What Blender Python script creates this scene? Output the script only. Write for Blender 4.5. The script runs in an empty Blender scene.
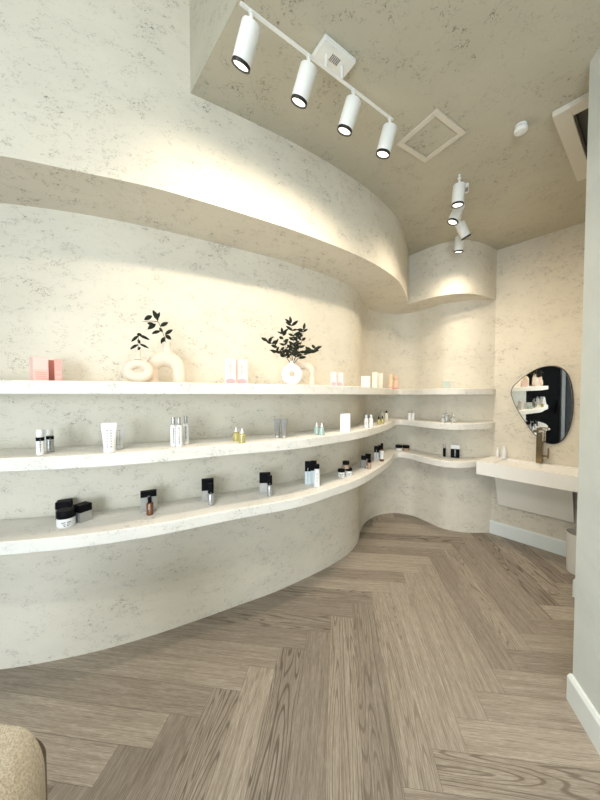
import bpy, bmesh, math, random
from mathutils import Vector, Matrix
from math import sin, cos, atan, atan2, pi, radians as R
random.seed(7)
sc = bpy.context.scene
COL = sc.collection

# ------------------------------------------------------------------ camera
F_PX, CAM_H, CY = 308.0, 1.45, 404.5
PITCH = atan(9.5 / F_PX)
cam_d = bpy.data.cameras.new('camera')
cam = bpy.data.objects.new('camera', cam_d)
COL.objects.link(cam)
cam_d.sensor_fit = 'HORIZONTAL'
cam_d.sensor_width = 36.0
cam_d.lens = 36.0 * F_PX / 600.0
cam_d.shift_y = (CY - 400.0) / 800.0 * (800.0 / 600.0)
cam_d.clip_start = 0.02
cam.location = (0, 0, CAM_H)
cam.rotation_euler = (pi / 2 - PITCH, 0, 0)
sc.camera = cam

def ray(x, y):
    a = -(y - CY) / F_PX
    return Vector(((x - 300) / F_PX, cos(PITCH) + sin(PITCH) * a, -sin(PITCH) + cos(PITCH) * a))

def at(x, y, Z):
    """place in the room that stands at height Z (measured off the photograph)"""
    d = ray(x, y)
    t = (Z - CAM_H) / d.z
    return Vector((d.x * t, d.y * t, Z))

# ------------------------------------------------------------------ measured heights and curves
Z_LOW, Z_MID, Z_TOP = 0.80, 1.172, 1.515
SH_T = 0.062
Z_SOF, Z_CEIL, Z_HIGH = 2.425, 2.93, 3.62

def spline(pts, n=9):
    out = []
    P = [Vector(p) for p in pts]
    P = [P[0] * 2 - P[1]] + P + [P[-1] * 2 - P[-2]]
    for i in range(1, len(P) - 2):
        p0, p1, p2, p3 = P[i - 1], P[i], P[i + 1], P[i + 2]
        # centripetal parametrisation
        t0 = 0; t1 = t0 + (p1 - p0).length ** .5; t2 = t1 + (p2 - p1).length ** .5; t3 = t2 + (p3 - p2).length ** .5
        for k in range(n):
            t = t1 + (t2 - t1) * k / n
            a1 = p0 * ((t1 - t) / (t1 - t0)) + p1 * ((t - t0) / (t1 - t0))
            a2 = p1 * ((t2 - t) / (t2 - t1)) + p2 * ((t - t1) / (t2 - t1))
            a3 = p2 * ((t3 - t) / (t3 - t2)) + p3 * ((t - t2) / (t3 - t2))
            b1 = a1 * ((t2 - t) / (t2 - t0)) + a2 * ((t - t0) / (t2 - t0))
            b2 = a2 * ((t3 - t) / (t3 - t1)) + a3 * ((t - t1) / (t3 - t1))
            out.append(b1 * ((t2 - t) / (t2 - t1)) + b2 * ((t - t1) / (t2 - t1)))
    out.append(P[-2].copy())
    return out

WALL = spline([(-2.42, 1.50), (-2.0, 1.52), (-1.58, 1.585), (-1.419, 1.618), (-1.15, 1.70), (-.899, 1.81), (-.645, 1.95), (-.40, 2.095),
               (-.184, 2.225), (0, 2.362), (.255, 2.572), (.440, 2.77), (.565, 2.985), (.645, 3.24), (.771, 3.503),
               (.971, 3.69), (1.168, 3.74), (1.345, 3.665), (1.455, 3.48), (1.555, 3.30), (1.72, 3.212), (2.02, 3.20)])
FRONT = spline([(-1.985, 1.53), (-1.97, 1.44), (-1.90, 1.355), (-1.78, 1.318), (-1.6, 1.313), (-1.32, 1.342), (-1.04, 1.407), (-.748, 1.52), (-.42, 1.707),
                (0, 1.935), (.21, 2.124), (.468, 2.388), (.723, 2.771), (.945, 3.165), (1.053, 3.415), (1.135, 3.49),
                (1.222, 3.39), (1.294, 3.21), (1.40, 3.035), (1.538, 2.974), (1.74, 3.02), (1.935, 3.105), (2.025, 3.19)])
BULK = spline([(-2.42, 1.24), (-1.9, 1.215), (-1.5, 1.235), (-1.22, 1.287), (-.98, 1.37), (-.70, 1.475), (-.54, 1.557), (-.336, 1.673), (0, 1.88), (.38, 2.165),
               (.6, 2.37), (.822, 2.637), (.972, 2.905), (1.085, 3.15), (1.15, 3.31)])[:-1] + \
       spline([(1.157, 3.33), (1.20, 3.275), (1.33, 3.105), (1.415, 3.035), (1.565, 2.988), (1.78, 3.047), (2.025, 3.205)])

def y_on(curve, x):
    for a, b in zip(curve, curve[1:]):
        if a.x <= x <= b.x:
            return a.y + (b.y - a.y) * (x - a.x) / max(1e-9, b.x - a.x)
    return curve[0].y if x < curve[0].x else curve[-1].y

# ------------------------------------------------------------------ materials
MATS = {}
def nt(name):
    m = bpy.data.materials.new(name); m.use_nodes = True
    n = m.node_tree; n.nodes.clear()
    out = n.nodes.new('ShaderNodeOutputMaterial'); b = n.nodes.new('ShaderNodeBsdfPrincipled')
    n.links.new(b.outputs[0], out.inputs[0])
    MATS[name] = m
    return m, n, b

def N(n, kind, **kw):
    x = n.nodes.new(kind)
    for k, v in kw.items():
        if k.startswith('_'): x.inputs[k[1:].replace('_', ' ')].default_value = v
        else: setattr(x, k, v)
    return x

def ramp(n, src, stops):
    r = n.nodes.new('ShaderNodeValToRGB')
    e = r.color_ramp.elements
    while len(e) < len(stops): e.new(.5)
    for el, (p, c) in zip(e, stops):
        el.position = p
        el.color = c if len(c) == 4 else (*c, 1)
    n.links.new(src, r.inputs[0])
    return r.outputs[0]

def mix(n, fac, a, b, mode='MIX'):
    x = n.nodes.new('ShaderNodeMix'); x.data_type = 'RGBA'; x.blend_type = mode
    for i, v in ((0, fac), (6, a), (7, b)):
        if hasattr(v, 'node'): n.links.new(v, x.inputs[i])
        else: x.inputs[i].default_value = v if not isinstance(v, tuple) or len(v) == 4 else (*v, 1)
    return x.outputs[2]

def math_n(n, op, a, b):
    x = n.nodes.new('ShaderNodeMath'); x.operation = op
    for i, v in ((0, a), (1, b)):
        if hasattr(v, 'node'): n.links.new(v, x.inputs[i])
        else: x.inputs[i].default_value = v
    return x.outputs[0]

def plaster(name, base, fleck, amount=1.0, rough=.85, shift=0.0):
    """scraped plaster paper: pale ground with fine torn, brownish flecks gathered in patches"""
    m, n, b = nt(name)
    tc = N(n, 'ShaderNodeTexCoord')
    mp = N(n, 'ShaderNodeMapping'); mp.inputs['Location'].default_value = (shift, shift * .7, shift * .3)
    n.links.new(tc.outputs['Object'], mp.inputs[0])
    mp2 = N(n, 'ShaderNodeMapping'); mp2.inputs['Scale'].default_value = (1, 1, 1.7); mp2.inputs['Rotation'].default_value = (.15, .2, 0)
    n.links.new(mp.outputs[0], mp2.inputs[0])
    big = N(n, 'ShaderNodeTexNoise', _Scale=3.2, _Detail=3.0, _Roughness=.6)
    mid = N(n, 'ShaderNodeTexNoise', _Scale=14.0, _Detail=3.0, _Roughness=.6, _Distortion=.8)
    fine = N(n, 'ShaderNodeTexNoise', _Scale=78.0, _Detail=5.0, _Roughness=.7, _Distortion=1.4)
    tiny = N(n, 'ShaderNodeTexNoise', _Scale=240.0, _Detail=2.0)
    for t in (big, mid, fine, tiny): n.links.new(mp2.outputs[0], t.inputs['Vector'])
    pm = ramp(n, mid.outputs[0], [(.49, (0, 0, 0)), (.62, (1, 1, 1))])
    bm_ = ramp(n, big.outputs[0], [(.38, (.25, .25, .25)), (.62, (1, 1, 1))])
    fm = ramp(n, fine.outputs[0], [(.53, (0, 0, 0)), (.59, (1, 1, 1))])
    mask = math_n(n, 'MULTIPLY', math_n(n, 'MULTIPLY', pm, fm), bm_)
    fm2 = ramp(n, fine.outputs[0], [(.635, (0, 0, 0)), (.68, (1, 1, 1))])
    mask = math_n(n, 'MAXIMUM', mask, math_n(n, 'MULTIPLY', fm2, .6))
    mask = math_n(n, 'MULTIPLY', mask, amount)
    d = tuple(c * .93 for c in base)
    ground = mix(n, ramp(n, big.outputs[0], [(.35, (0, 0, 0)), (.65, (1, 1, 1))]), base, d)
    ground = mix(n, math_n(n, 'MULTIPLY', tiny.outputs[0], .12), ground, tuple(c * .75 for c in base))
    c = mix(n, mask, ground, fleck)
    n.links.new(c, b.inputs['Base Color'])
    b.inputs['Roughness'].default_value = rough
    b.inputs['Specular IOR Level'].default_value = .25
    bp = N(n, 'ShaderNodeBump', _Strength=.18, _Distance=.004)
    n.links.new(math_n(n, 'ADD', math_n(n, 'MULTIPLY', tiny.outputs[0], .5), math_n(n, 'MULTIPLY', mask, -1.0)), bp.inputs['Height'])
    n.links.new(bp.outputs[0], b.inputs['Normal'])
    return m

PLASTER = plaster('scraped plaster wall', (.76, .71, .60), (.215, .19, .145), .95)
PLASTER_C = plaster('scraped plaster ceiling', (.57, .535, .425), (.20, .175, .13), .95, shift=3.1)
PLASTER_S = plaster('scraped plaster shelf', (.83, .81, .75), (.30, .285, .255), .9, shift=7.7)

def simple(name, col, rough=.5, metal=0.0, grain=.0, scale=60, spec=.4, **kw):
    m, n, b = nt(name)
    tc = N(n, 'ShaderNodeTexCoord')
    t = N(n, 'ShaderNodeTexNoise', _Scale=scale, _Detail=3.0)
    n.links.new(tc.outputs['Object'], t.inputs['Vector'])
    c = mix(n, t.outputs[0], tuple(min(1, x * (1 + grain)) for x in col), tuple(x * (1 - grain) for x in col))
    n.links.new(c, b.inputs['Base Color'])
    b.inputs['Roughness'].default_value = rough
    b.inputs['Metallic'].default_value = metal
    b.inputs['Specular IOR Level'].default_value = spec
    for k, v in kw.items(): b.inputs[k.replace('_', ' ')].default_value = v
    return m

PAINT = simple('white satin paint', (.79, .84, .815), .5, grain=.02)
BEIGE = simple('beige fitting paint', (.70, .65, .55), .6, grain=.03)
PANEL = simple('warm white panel paint', (.90, .88, .80), .5, grain=.02)
PARTITION = plaster('fine grey plaster', (.70, .735, .695), (.60, .62, .575), .6, shift=1.3)
LAMP_W = simple('white lamp enamel', (.86, .86, .82), .35, grain=.01)
LAMP_BLACK = simple('black lamp ring', (.015, .014, .012), .4)
SOLID = simple('white solid surface', (.92, .90, .85), .35, grain=.015)
CERAMIC = simple('matte cream ceramic', (.78, .66, .54), .6, grain=.03, scale=25)
CERAMIC_W = simple('matte white ceramic', (.90, .88, .85), .6, grain=.02, scale=25)
WHITE = simple('white packaging', (.81, .81, .80), .4, grain=.01)
CREAM = simple('cream packaging', (.80, .77, .66), .5, grain=.01)
BLACK = simple('black plastic', (.006, .006, .007), .5, grain=.1, spec=.06)
GREY = simple('grey packaging', (.25, .24, .22), .5, grain=.04)
SILVER = simple('silver packaging', (.50, .50, .49), .3, .7, grain=.03)
DARKGREY = simple('dark grey print', (.16, .16, .16), .5)
MIDGREY = simple('grey print', (.42, .42, .41), .5)
PALEBLUE = simple('pale blue packaging', (.66, .74, .78), .4, grain=.02)
SAGE = simple('pale sage packaging', (.48, .55, .49), .5, grain=.02)
BLUSHGREY = simple('pale grey packaging', (.62, .60, .54), .5, grain=.02)
PINK = simple('pink packaging', (.78, .40, .36), .5, grain=.03)
PALEPINK = simple('pale pink packaging', (.86, .56, .51), .5, grain=.02)
ROSE = simple('rose print', (.82, .36, .38), .5, grain=.1)
BLUSH = simple('blush white packaging', (.80, .64, .60), .5, grain=.02)
DEEPPINK = simple('deep rose packaging', (.50, .20, .17), .5, grain=.05)
PEACH = simple('peach packaging', (.86, .62, .44), .45, grain=.02)
AMBER = simple('amber glass', (.16, .055, .018), .15, grain=.05, spec=.6)
TAN = simple('taupe glass', (.42, .30, .22), .2, grain=.05, spec=.6)
YELLOW = simple('yellow oil glass', (.62, .55, .20), .12, grain=.05, spec=.6, Transmission_Weight=.35)
TEAL = simple('pale teal glass', (.52, .68, .64), .12, grain=.05, spec=.6, Transmission_Weight=.35)
CLEARISH = simple('clear glass', (.82, .84, .82), .1, grain=.01, spec=.6, Transmission_Weight=.6)
LEAF = simple('dark leaves', (.013, .017, .010), .6, grain=.35, scale=40, spec=.15)
STEM = simple('brown stems', (.10, .075, .045), .7, grain=.2)
BRONZE = simple('brushed bronze', (.34, .25, .14), .25, .95, grain=.08)
OLIVE_SHADE = simple('dark olive shade', (.14, .135, .10), .5, .2, grain=.05)
DARK_DOOR = simple('black door lacquer', (.004, .004, .005), .5, spec=.1)
FRAME_GREY = simple('grey metal frame', (.30, .31, .32), .4, .2)
SHELL = simple('dark brown bent wood', (.10, .065, .04), .4, grain=.3, scale=30)
BIN = simple('off white bin plastic', (.74, .73, .68), .45, grain=.02)
VOID = simple('dark duct interior', (.10, .09, .07), .8)
MIRROR_M = simple('mirror silver', (.93, .94, .93), .015, 1.0, spec=.5)
MIRROR_E = simple('dark mirror edge', (.05, .04, .03), .3, .6)

def emit(name, col, s):
    m = bpy.data.materials.new(name); m.use_nodes = True
    n = m.node_tree; n.nodes.clear()
    o = n.nodes.new('ShaderNodeOutputMaterial'); e = n.nodes.new('ShaderNodeEmission')
    e.inputs[0].default_value = (*col, 1); e.inputs[1].default_value = s
    n.links.new(e.outputs[0], o.inputs[0]); return m
LENS = emit('glowing lamp lens', (1, .93, .80), 3.0)

def boucle():
    m, n, b = nt('beige boucle')
    tc = N(n, 'ShaderNodeTexCoord')
    v = N(n, 'ShaderNodeTexVoronoi', _Scale=230.0); ns = N(n, 'ShaderNodeTexNoise', _Scale=170.0, _Detail=2.0)
    for t in (v, ns): n.links.new(tc.outputs['Object'], t.inputs['Vector'])
    c = mix(n, ramp(n, ns.outputs[0], [(.35, (0, 0, 0)), (.65, (1, 1, 1))]), (.55, .485, .375), (.41, .35, .26))
    n.links.new(c, b.inputs['Base Color']); b.inputs['Roughness'].default_value = .95
    bp = N(n, 'ShaderNodeBump', _Strength=.6, _Distance=.004)
    n.links.new(math_n(n, 'ADD', ns.outputs[0], v.outputs[0]), bp.inputs['Height']); n.links.new(bp.outputs[0], b.inputs['Normal'])
    return m
BOUCLE = boucle()

def wood():
    m, n, b = nt('weathered oak planks')
    uv = N(n, 'ShaderNodeUVMap'); uv.uv_map = 'UVMap'
    at_ = N(n, 'ShaderNodeAttribute'); at_.attribute_name = 'tint'
    mp = N(n, 'ShaderNodeMapping'); mp.inputs['Scale'].default_value = (1.6, 34, 1)
    n.links.new(uv.outputs[0], mp.inputs[0])
    g1 = N(n, 'ShaderNodeTexNoise', _Scale=1.6, _Detail=6.0, _Roughness=.62, _Distortion=.4)
    n.links.new(mp.outputs[0], g1.inputs['Vector'])
    mp2 = N(n, 'ShaderNodeMapping'); mp2.inputs['Scale'].default_value = (3.0, 120, 1)
    n.links.new(uv.outputs[0], mp2.inputs[0])
    g2 = N(n, 'ShaderNodeTexNoise', _Scale=2.0, _Detail=4.0, _Roughness=.6)
    n.links.new(mp2.outputs[0], g2.inputs['Vector'])
    # cathedral figure: warped rings running along the plank
    mp3 = N(n, 'ShaderNodeMapping'); mp3.inputs['Scale'].default_value = (.8, 12, 1)
    n.links.new(uv.outputs[0], mp3.inputs[0])
    w = N(n, 'ShaderNodeTexNoise', _Scale=1.0, _Detail=1.0, _Roughness=.4, _Distortion=.3)
    n.links.new(mp3.outputs[0], w.inputs['Vector'])
    rings = math_n(n, 'SINE', math_n(n, 'MULTIPLY', w.outputs[0], 120.0), 0)
    rings = ramp(n, rings, [(.45, (0, 0, 0)), (.95, (1, 1, 1))])
    sep = N(n, 'ShaderNodeSeparateColor'); n.links.new(at_.outputs['Color'], sep.inputs[0])
    figure = math_n(n, 'MULTIPLY', rings, sep.outputs[1])
    base = mix(n, ramp(n, g1.outputs[0], [(.30, (0, 0, 0)), (.70, (1, 1, 1))]), (.335, .289, .237), (.515, .458, .386))
    base = mix(n, ramp(n, g2.outputs[0], [(.46, (0, 0, 0)), (.72, (.7, .7, .7))]), base, (.18, .148, .112))
    base = mix(n, math_n(n, 'MULTIPLY', figure, .9), base, (.15, .122, .09))
    mp4 = N(n, 'ShaderNodeMapping'); mp4.inputs['Scale'].default_value = (22, 330, 1)
    n.links.new(uv.outputs[0], mp4.inputs[0])
    g3 = N(n, 'ShaderNodeTexNoise', _Scale=1.0, _Detail=3.0, _Roughness=.7); n.links.new(mp4.outputs[0], g3.inputs['Vector'])
    base = mix(n, ramp(n, g3.outputs[0], [(.40, (.34, .34, .34)), (.62, (0, 0, 0))]), base, (.12, .098, .078))
    base = mix(n, ramp(n, g3.outputs[0], [(.60, (0, 0, 0)), (.74, (.45, .45, .45))]), base, (.60, .53, .45))
    tint = mix(n, sep.outputs[0], (.76, .745, .73), (1.14, 1.13, 1.11))
    base = mix(n, 1.0, base, tint, 'MULTIPLY')
    n.links.new(base, b.inputs['Base Color'])
    b.inputs['Roughness'].default_value = .55; b.inputs['Specular IOR Level'].default_value = .3
    bp = N(n, 'ShaderNodeBump', _Strength=.15, _Distance=.002)
    n.links.new(g2.outputs[0], bp.inputs['Height']); n.links.new(bp.outputs[0], b.inputs['Normal'])
    return m
WOOD = wood()

# ------------------------------------------------------------------ object helpers
def link(name, bm, mat, parent=None, smooth=False, loc=None, rz=None):
    me = bpy.data.meshes.new(name)
    bmesh.ops.recalc_face_normals(bm, faces=bm.faces)
    bm.to_mesh(me); bm.free()
    o = bpy.data.objects.new(name, me)
    for m in (mat if isinstance(mat, (list, tuple)) else [mat]): me.materials.append(m)
    if smooth:
        for p in me.polygons: p.use_smooth = True
        try: me.set_sharp_from_angle(angle=R(38))
        except Exception: pass
    COL.objects.link(o)
    if parent: o.parent = parent
    if loc is not None: o.location = loc
    if rz is not None: o.rotation_euler = (0, 0, rz)
    return o

def tag(o, label=None, cat=None, group=None, kind=None):
    if label: o['label'] = label
    if cat: o['category'] = cat
    if group: o['group'] = group
    if kind: o['kind'] = kind
    return o

def thing(name, label, cat, loc, rz=0, group=None):
    o = bpy.data.objects.new(name, None); COL.objects.link(o)
    o.empty_display_size = .05
    o.location = loc; o.rotation_euler = (0, 0, rz)
    return tag(o, label, cat, group)

def b_box(bm, c, s, bev=0.0, M=None, seg=2):
    r = bmesh.ops.create_cube(bm, size=1)
    bmesh.ops.scale(bm, vec=s, verts=r['verts'])
    vs = r['verts']
    if bev:
        es = list({e for v in vs for e in v.link_edges})
        q = bmesh.ops.bevel(bm, geom=es, offset=min(bev, min(s) * .45), segments=seg, affect='EDGES')
        vs = list({v for f in q['faces'] for v in f.verts} | {v for v in vs if v.is_valid})
    bmesh.ops.translate(bm, vec=c, verts=vs)
    if M is not None: bmesh.ops.transform(bm, matrix=M, verts=vs)
    return vs

def b_lathe(bm, prof, seg=24, c=(0, 0, 0), M=None):
    """prof: (radius, z); the first and last ring are closed"""
    rings = []
    for r, z in prof:
        rings.append([bm.verts.new((c[0] + r * cos(2 * pi * k / seg), c[1] + r * sin(2 * pi * k / seg), c[2] + z)) for k in range(seg)])
    for a, b in zip(rings, rings[1:]):
        for k in range(seg):
            bm.faces.new((a[k], a[(k + 1) % seg], b[(k + 1) % seg], b[k]))
    bm.faces.new(rings[0][::-1]); bm.faces.new(rings[-1])
    if M is not None: bmesh.ops.transform(bm, matrix=M, verts=[v for r in rings for v in r])

def b_tube(bm, path, rad, seg=10, closed=False):
    """tube along 3-D points; rad number or list"""
    P = [Vector(p) for p in path]; n = len(P); rings = []
    up = Vector((0, 0, 1))
    ref = None
    for i, p in enumerate(P):
        if closed: t = (P[(i + 1) % n] - P[i - 1]).normalized()
        else: t = (P[min(i + 1, n - 1)] - P[max(i - 1, 0)]).normalized()
        if ref is None:
            ref = t.cross(up)
            if ref.length < 1e-3: ref = t.cross(Vector((0, 1, 0)))
        a = (ref - t * ref.dot(t)).normalized(); ref = a
        b = t.cross(a)
        r = rad[i] if isinstance(rad, (list, tuple)) else rad
        ra, rb = r if isinstance(r, tuple) else (r, r)
        rings.append([bm.verts.new(p + a * ra * cos(2 * pi * k / seg) + b * rb * sin(2 * pi * k / seg)) for k in range(seg)])
    m = n if closed else n - 1
    for i in range(m):
        a, b = rings[i], rings[(i + 1) % n]
        for k in range(seg):
            bm.faces.new((a[k], a[(k + 1) % seg], b[(k + 1) % seg], b[k]))
    if not closed:
        bm.faces.new(rings[0][::-1]); bm.faces.new(rings[-1])

def prism(poly, z0, z1):
    bm = bmesh.new()
    lo = [bm.verts.new((p[0], p[1], z0)) for p in poly]
    hi = [bm.verts.new((p[0], p[1], z1)) for p in poly]
    n = len(poly)
    bm.faces.new(lo[::-1]); bm.faces.new(hi)
    for i in range(n): bm.faces.new((lo[i], lo[(i + 1) % n], hi[(i + 1) % n], hi[i]))
    return bm

def curve_solid(front, back, prof_z, inset=None):
    """solid between two plan curves with equal point counts; prof_z low and high; small chamfer on the front edge"""
    bm = bmesh.new(); rows = []
    n = len(front); z0, z1 = prof_z
    for i in range(n):
        f, b = front[i], back[i]
        t = front[min(i + 1, n - 1)] - front[max(i - 1, 0)]
        nrm = Vector((-t.y, t.x)).normalized()
        c = inset or 0
        fi = f + nrm * c
        if c: ring = [(b, z0), (fi, z0), (f, z0 + c), (f, z1 - c), (fi, z1), (b, z1)]
        else: ring = [(b, z0), (f, z0), (f, z1), (b, z1)]
        rows.append([bm.verts.new((p.x, p.y, z)) for p, z in ring])
    m = len(rows[0])
    for a, b in zip(rows, rows[1:]):
        for k in range(m): bm.faces.new((a[k], a[(k + 1) % m], b[(k + 1) % m], b[k]))
    bm.faces.new(rows[0][::-1]); bm.faces.new(rows[-1])
    return bm

# ------------------------------------------------------------------ the setting
E1 = Vector((.650, -.760)).normalized()      # line of the ceiling step
E2 = Vector((.760, .650)).normalized()
FA = Vector((-.541, 1.562))                  # where the ceiling step meets the bulkhead
CORNER = Vector((2.01, 3.205))               # corner of curved wall and mirror wall
MS = Vector((.632, -.775)).normalized()      # along the mirror wall
MN = Vector((-.775, -.632)).normalized()     # out of the mirror wall
def mw(s, n, z=0): 
    p = CORNER + MS * s + MN * n
    return Vector((p.x, p.y, z))

bk = [Vector((p.x, 4.05)) for p in WALL]
tag(link('wall_back', curve_solid(WALL, bk, (-.02, Z_SOF + .03)), PLASTER, smooth=True), kind='structure')
bk = [Vector((p.x, 4.05)) for p in BULK]
tag(link('trim_1', curve_solid(BULK, bk, (Z_SOF, Z_HIGH)), PLASTER, smooth=True), kind='structure')

# mirror wall, 0.1 m thick, behind its face
def wall_slab(p, q, thick, z0, z1, side):
    d = (q - p).normalized(); nn = Vector((-d.y, d.x)) * side * thick
    return prism([p, q, q + nn, p + nn], z0, z1)
S_END = 1.0
pm0, pm1 = CORNER - MS * .05, CORNER + MS * (S_END + .1)
tag(link('wall_mirror', wall_slab(pm0, pm1, .12, -.02, Z_CEIL + .02, 1), PLASTER), kind='structure')
pe = Vector((1.985, 2.165)); pf = CORNER + MS * S_END
tag(link('wall_alcove', wall_slab(pe, pf, .12, -.02, Z_CEIL + .02, -1), PLASTER), kind='structure')
# partition on the right
PD = Vector((.275, .961)).normalized(); PN = Vector((-PD.y, PD.x))
p1 = Vector((1.265, 1.426)) - PN * .027
p0 = p1 - PD * 2.3
tag(link('wall_right', prism([p0, p1, p1 - PN * .11, p0 - PN * .11], -.02, Z_HIGH), PARTITION), kind='structure')
pr = p0 - PN * .11
tag(link('wall_right_rear', prism([p0 - PN * .0, p0 - PN * .11, Vector((pr.x + .1, -3.0)), Vector((pr.x - .01, -3.0))], -.02, Z_HIGH), PARTITION), kind='structure')
pq = p1 - PN * .11 - PD * .9
tag(link('wall_alcove_rear', wall_slab(pq, pe + (pe - pf).normalized() * 0 + Vector((.12, -.06)), .1, -.02, Z_CEIL + .02, -1), PARTITION), kind='structure')

# baseboards
def baseboard(name, p, q, side, h=.125, t=.017):
    d = (q - p).normalized(); nn = Vector((-d.y, d.x)) * side
    bm = bmesh.new(); rows = []
    for b in (p, q):
        ring = [(0, 0), (t, 0), (t, h - .014), (t * .55, h - .002), (0, h)]
        rows.append([bm.verts.new((b.x + nn.x * u, b.y + nn.y * u, z)) for u, z in ring])
    for k in range(5): bm.faces.new((rows[0][k], rows[0][(k + 1) % 5], rows[1][(k + 1) % 5], rows[1][k]))
    bm.faces.new(rows[0]); bm.faces.new(rows[1])
    return tag(link(name, bm, PAINT), kind='structure')
baseboard('baseboard_right', p0, p1 + PD * .004, 1, .128, .02)
baseboard('baseboard_mirror', CORNER - MS * .005, pf, -1, .135)
baseboard('baseboard_alcove', pe - (pf - pe).normalized() * .02, pf - (pf - pe).normalized() * .02, 1, .135)

# left wall, rear wall with a tall shop window, high ceiling
def holed_wall(name, x0, x1, z0, z1, hx0, hx1, hz0, hz1, t, M, mat):
    bm = bmesh.new()
    for a, b, c, d in ((x0, hx0, z0, z1), (hx1, x1, z0, z1), (hx0, hx1, z0, hz0), (hx0, hx1, hz1, z1)):
        if b - a > 1e-4 and d - c > 1e-4: b_box(bm, ((a + b) / 2, t / 2, (c + d) / 2), (b - a, t, d - c))
    bmesh.ops.transform(bm, matrix=M, verts=bm.verts)
    return tag(link(name, bm, mat), kind='structure')
YR = -2.9; XL = -2.40
holed_wall('wall_front', XL, 1.2, -.02, Z_HIGH, XL + .25, .05, .25, 2.35, .12, Matrix.Translation((0, YR - .12, 0)), PLASTER)
ML = Matrix.Translation((XL, 0, 0)) @ Matrix.Rotation(pi / 2, 4, 'Z')
holed_wall('wall_left', YR, 1.7, -.02, Z_HIGH, -2.4, -.65, .25, 2.35, .12, ML, PLASTER)
def window(name, M, x0, x1, z0, z1):
    root = thing(name, None, None, (0, 0, 0)); root['kind'] = 'structure'
    bm = bmesh.new(); w = .05
    xm = (x0 + x1) / 2
    for a, b in ((x0, x0 + w), (x1 - w, x1), (xm - w / 2, xm + w / 2)): b_box(bm, ((a + b) / 2, .06, (z0 + z1) / 2), (b - a, .06, z1 - z0))
    for a, b in ((z0, z0 + w), (z1 - w, z1), (1.95, 1.95 + w)): b_box(bm, (xm, .06, (a + b) / 2), (x1 - x0 - .002, .058, b - a))
    bmesh.ops.transform(bm, matrix=M, verts=bm.verts)
    link('window_frame', bm, FRAME_GREY, root)
    g = bpy.data.materials.get('window glass')
    if not g:
        g = bpy.data.materials.new('window glass'); g.use_nodes = True; n = g.node_tree; n.nodes.clear()
        o = n.nodes.new('ShaderNodeOutputMaterial'); t = n.nodes.new('ShaderNodeBsdfTransparent'); gl = n.nodes.new('ShaderNodeBsdfGlossy')
        gl.inputs['Roughness'].default_value = .02
        mx = n.nodes.new('ShaderNodeMixShader'); mx.inputs[0].default_value = .06
        n.links.new(t.outputs[0], mx.inputs[1]); n.links.new(gl.outputs[0], mx.inputs[2]); n.links.new(mx.outputs[0], o.inputs[0])
    bm = bmesh.new(); b_box(bm, (xm, .06, (z0 + z1) / 2), (x1 - x0 - .02, .008, z1 - z0 - .02)); bmesh.ops.transform(bm, matrix=M, verts=bm.verts)
    link('pane', bm, g, root)
window('window_1', Matrix.Translation((0, YR - .12, 0)), XL + .25, .05, .25, 2.35)
window('window_2', ML, -2.4, -.65, .25, 2.35)
# black lacquered door with grey jamb in the left wall (seen only in the mirror)
root = thing('door_1', None, None, (0, 0, 0)); root['kind'] = 'structure'
bm = bmesh.new(); b_box(bm, (XL + .03, 1.005, 1.15), (.05, .80, 2.3), .004); link('door_panel', bm, DARK_DOOR, root)
bm = bmesh.new(); b_box(bm, (XL + .028, .03, 1.15), (.045, .92, 2.3), .004); link('side_light', bm, simple('dark side glass', (.03, .03, .033), .25, spec=.4), root)
bm = bmesh.new()
for y in (-.47, .55, 1.435): b_box(bm, (XL + .035, y, 1.17), (.07, .07, 2.34), .004)
b_box(bm, (XL + .035, .4825, 2.34), (.066, 1.90, .07), .004); link('door_frame', bm, FRAME_GREY, root)
bm = bmesh.new(); b_box(bm, (XL + .075, .66, 1.05), (.03, .03, .3), .01); link('door_handle', bm, DARK_DOOR, root)

# ceilings
q0 = FA - E1 * 1.0; q1 = FA + E1 * 2.75
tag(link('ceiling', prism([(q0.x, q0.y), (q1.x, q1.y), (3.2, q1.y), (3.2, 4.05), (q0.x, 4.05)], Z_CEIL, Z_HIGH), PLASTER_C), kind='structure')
tag(link('ceiling_high', prism([(XL - .15, YR - .13), (3.2, YR - .13), (3.2, 4.05), (XL - .15, 4.05)], Z_HIGH, Z_HIGH + .12), PLASTER), kind='structure')

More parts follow.
